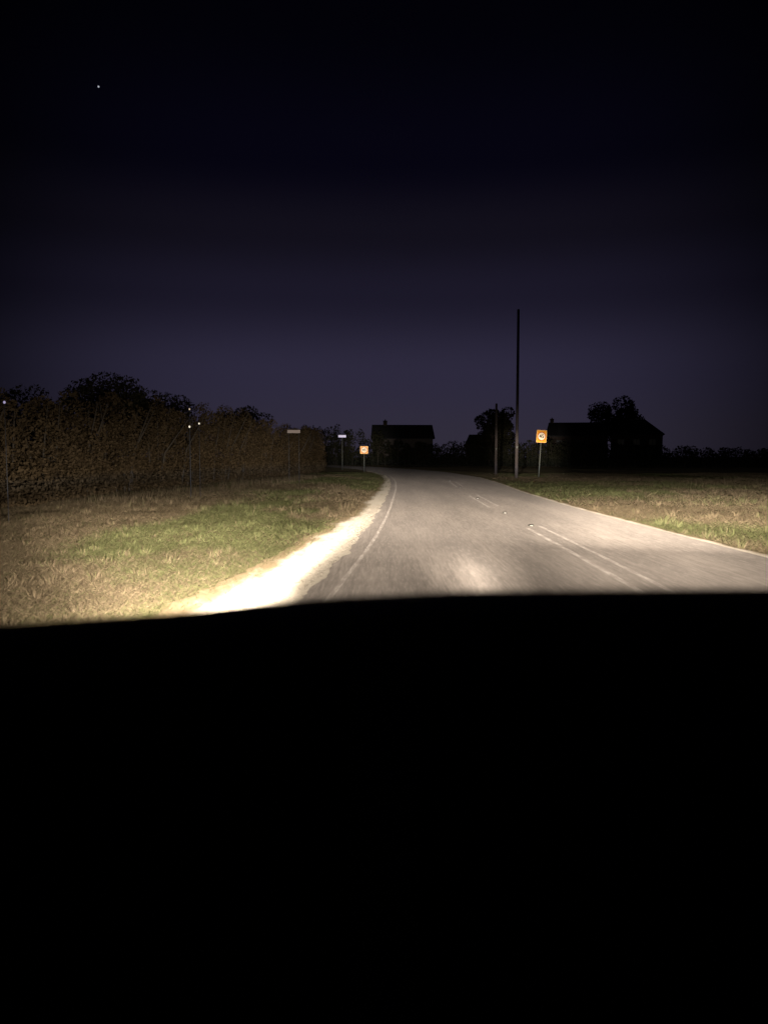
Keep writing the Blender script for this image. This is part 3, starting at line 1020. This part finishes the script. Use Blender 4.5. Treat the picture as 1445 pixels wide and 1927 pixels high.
POWER = 150000.0
def headlamp(x, yaw, hot):
    h = link('headlamp', None, car)
    h.location = (x, 2.06, 0.68)
    bm = bmesh.new()
    bmesh.ops.create_uvsphere(bm, u_segments=20, v_segments=12, radius=1, matrix=Matrix.Diagonal((0.17, 0.06, 0.075, 1)))
    bm_obj('lens', bm, M['lens'], h, smooth=True)
    bm = bmesh.new()
    add_box(bm, (0, -0.06, 0), (0.36, 0.08, 0.17))
    bm_obj('housing', bm, M['plastic'], h, bevel=0.02)
    ld = bpy.data.lights.new('dipped_beam', 'POINT')
    ld.energy = POWER
    ld.shadow_soft_size = 0.03
    ld.color = (1.0, 0.87, 0.74)
    ld.use_nodes = True
    n, l = ld.node_tree.nodes, ld.node_tree.links
    n.clear()
    out = n.new('ShaderNodeOutputLight')
    em = n.new('ShaderNodeEmission')
    l.new(em.outputs[0], out.inputs['Surface'])
    tc = n.new('ShaderNodeTexCoord')
    sp = n.new('ShaderNodeSeparateXYZ')
    l.new(tc.outputs['Normal'], sp.inputs[0])
    el = mathn(n, l, 'MULTIPLY', mathn(n, l, 'ARCSINE', sp.outputs['Z']), 180 / math.pi)
    az = mathn(n, l, 'MULTIPLY', mathn(n, l, 'ARCTAN2', sp.outputs['X'], sp.outputs['Y']), 180 / math.pi)
    core = mathn(n, l, 'MULTIPLY', curve(n, l, el, CORE_EL), curve(n, l, az, CORE_AZ))
    wide = mathn(n, l, 'MULTIPLY', curve(n, l, el, WIDE_EL), curve(n, l, az, WIDE_AZ))
    off = mathn(n, l, 'MULTIPLY', curve(n, l, el, OFF_EL), curve(n, l, az, OFF_AZ))
    # each lamp spreads mostly to its own side of the road
    wide = mathn(n, l, 'ADD', mathn(n, l, 'MULTIPLY', wide, 1.4 if x < 0 else 0.05), mathn(n, l, 'MULTIPLY', off, 0.12 if x < 0 else 1.9))
    stray = mathn(n, l, 'MULTIPLY', curve(n, l, el, STRAY_EL), curve(n, l, az, STRAY_AZ))
    sign_light = mathn(n, l, 'MULTIPLY', curve(n, l, el, SIGN_EL), curve(n, l, az, SIGN_AZ))
    stray = mathn(n, l, 'ADD', stray, sign_light)
    slant = mathn(n, l, 'ADD', az, mathn(n, l, 'ADD', mathn(n, l, 'MULTIPLY', el, hot[2][0]), hot[2][1]))
    spot = mathn(n, l, 'MULTIPLY', curve(n, l, el, hot[0]), curve(n, l, slant, hot[1]))
    tot = mathn(n, l, 'ADD', mathn(n, l, 'ADD', core, wide), mathn(n, l, 'ADD', stray, spot))
    l.new(tot, em.inputs['Strength'])
    l.new(curve(n, l, el, TINT_EL), em.inputs['Color'])
    o = bpy.data.objects.new('dipped_beam', ld)
    col.objects.link(o)
    o.parent = h
    o.location = (0, 0.10, 0)
    o.rotation_euler = (0, 0, -R(yaw))
    return h


CORE_EL = [(-14, 0.0), (-9, 0.006), (-7, 0.0125), (-5.5, 0.027), (-4.3, 0.064), (-3.1, 0.165), (-1.8, 0.31), (-1.0, 0.36), (-0.6, 0.18), (-0.15, 0.02), (0.4, 0.0)]
CORE_AZ = [(-30, 0.0), (-18, 0.03), (-10, 0.25), (-4, 0.85), (0, 1.0), (5, 0.9), (11, 0.55), (18, 0.17), (30, 0.10), (45, 0.0)]
WIDE_EL = [(-22, 0.0), (-14, 0.05), (-8, 0.11), (-5, 0.18), (-2.6, 0.28), (-2.0, 0.22), (-1.3, 0.09), (-0.6, 0.015), (0.3, 0.0)]
WIDE_AZ = [(-48, 0.0), (-37, 0.07), (-29, 0.27), (-22, 0.85), (-14, 1.0), (-9, 0.9), (-5.5, 0.35), (-3.5, 0.03), (-1.5, 0.0)]
OFF_EL = [(-14, 0.0), (-7, 0.012), (-4.5, 0.05), (-3.2, 0.28), (-2.2, 0.54), (-1.4, 0.40), (-0.9, 0.12), (-0.3, 0.01), (0.4, 0.0)]
OFF_AZ = [(4, 0.0), (10, 0.25), (16, 0.8), (24, 1.0), (32, 0.7), (42, 0.3), (60, 0.0)]
STRAY_EL = [(-1.2, 0.0), (0.0, 0.60), (1.5, 0.52), (3.0, 0.36), (5, 0.18), (8, 0.06), (13, 0.0)]
STRAY_AZ = [(-60, 0.0), (-35, 0.06), (-20, 0.10), (-14, 0.17), (-9, 0.38), (-5, 0.36), (-2.5, 0.12), (8, 0.06), (12, 0.08), (16, 0.03), (45, 0.0)]
SIGN_EL = [(-1.0, 0.0), (0.0, 0.62), (2.0, 0.62), (3.0, 0.10), (5, 0.0)]
SIGN_AZ = [(-5, 0.0), (-3, 0.9), (-0.8, 1.0), (1, 0.03), (8, 0.06), (9.8, 0.9), (12.8, 1.0), (14, 0.0)]  # narrow lobes added to the beam to brighten the two signs
# (elevation profile, azimuth profile, slant): the left lamp's bright lobe leans along its kick-up towards the kerb
HOT_R = ([(-9.5, 0.0), (-7.4, 0.045), (-5.9, 0.090), (-4.8, 0.045), (-3.2, 0.0)], [(-3, 0.0), (0.5, 0.35), (3, 1.0), (5.5, 0.35), (9, 0.0)], (0.0, 0.0))
HOT_L = ([(-13, 0.0), (-9, 0.055), (-6, 0.14), (-4.2, 0.26), (-3.2, 0.30), (-2.4, 0.14), (-1.7, 0.0)], [(-5.5, 0.0), (-3.4, 0.25), (-1.8, 1.0), (0.8, 1.0), (1.9, 0.28), (2.9, 0.04), (4.5, 0.0)], (-1.35, -3.5))
TINT_EL = [(-14, (1, 1, 1)), (-2.2, (1, 1, 1)), (-0.9, (0.96, 0.99, 1.06)), (-0.2, (0.88, 0.98, 1.2)), (0.4, (1, 1, 1)), (12, (1, 1, 1))]
headlamp(-0.60, 0.0, HOT_L)
headlamp(0.60, 0.0, HOT_R)
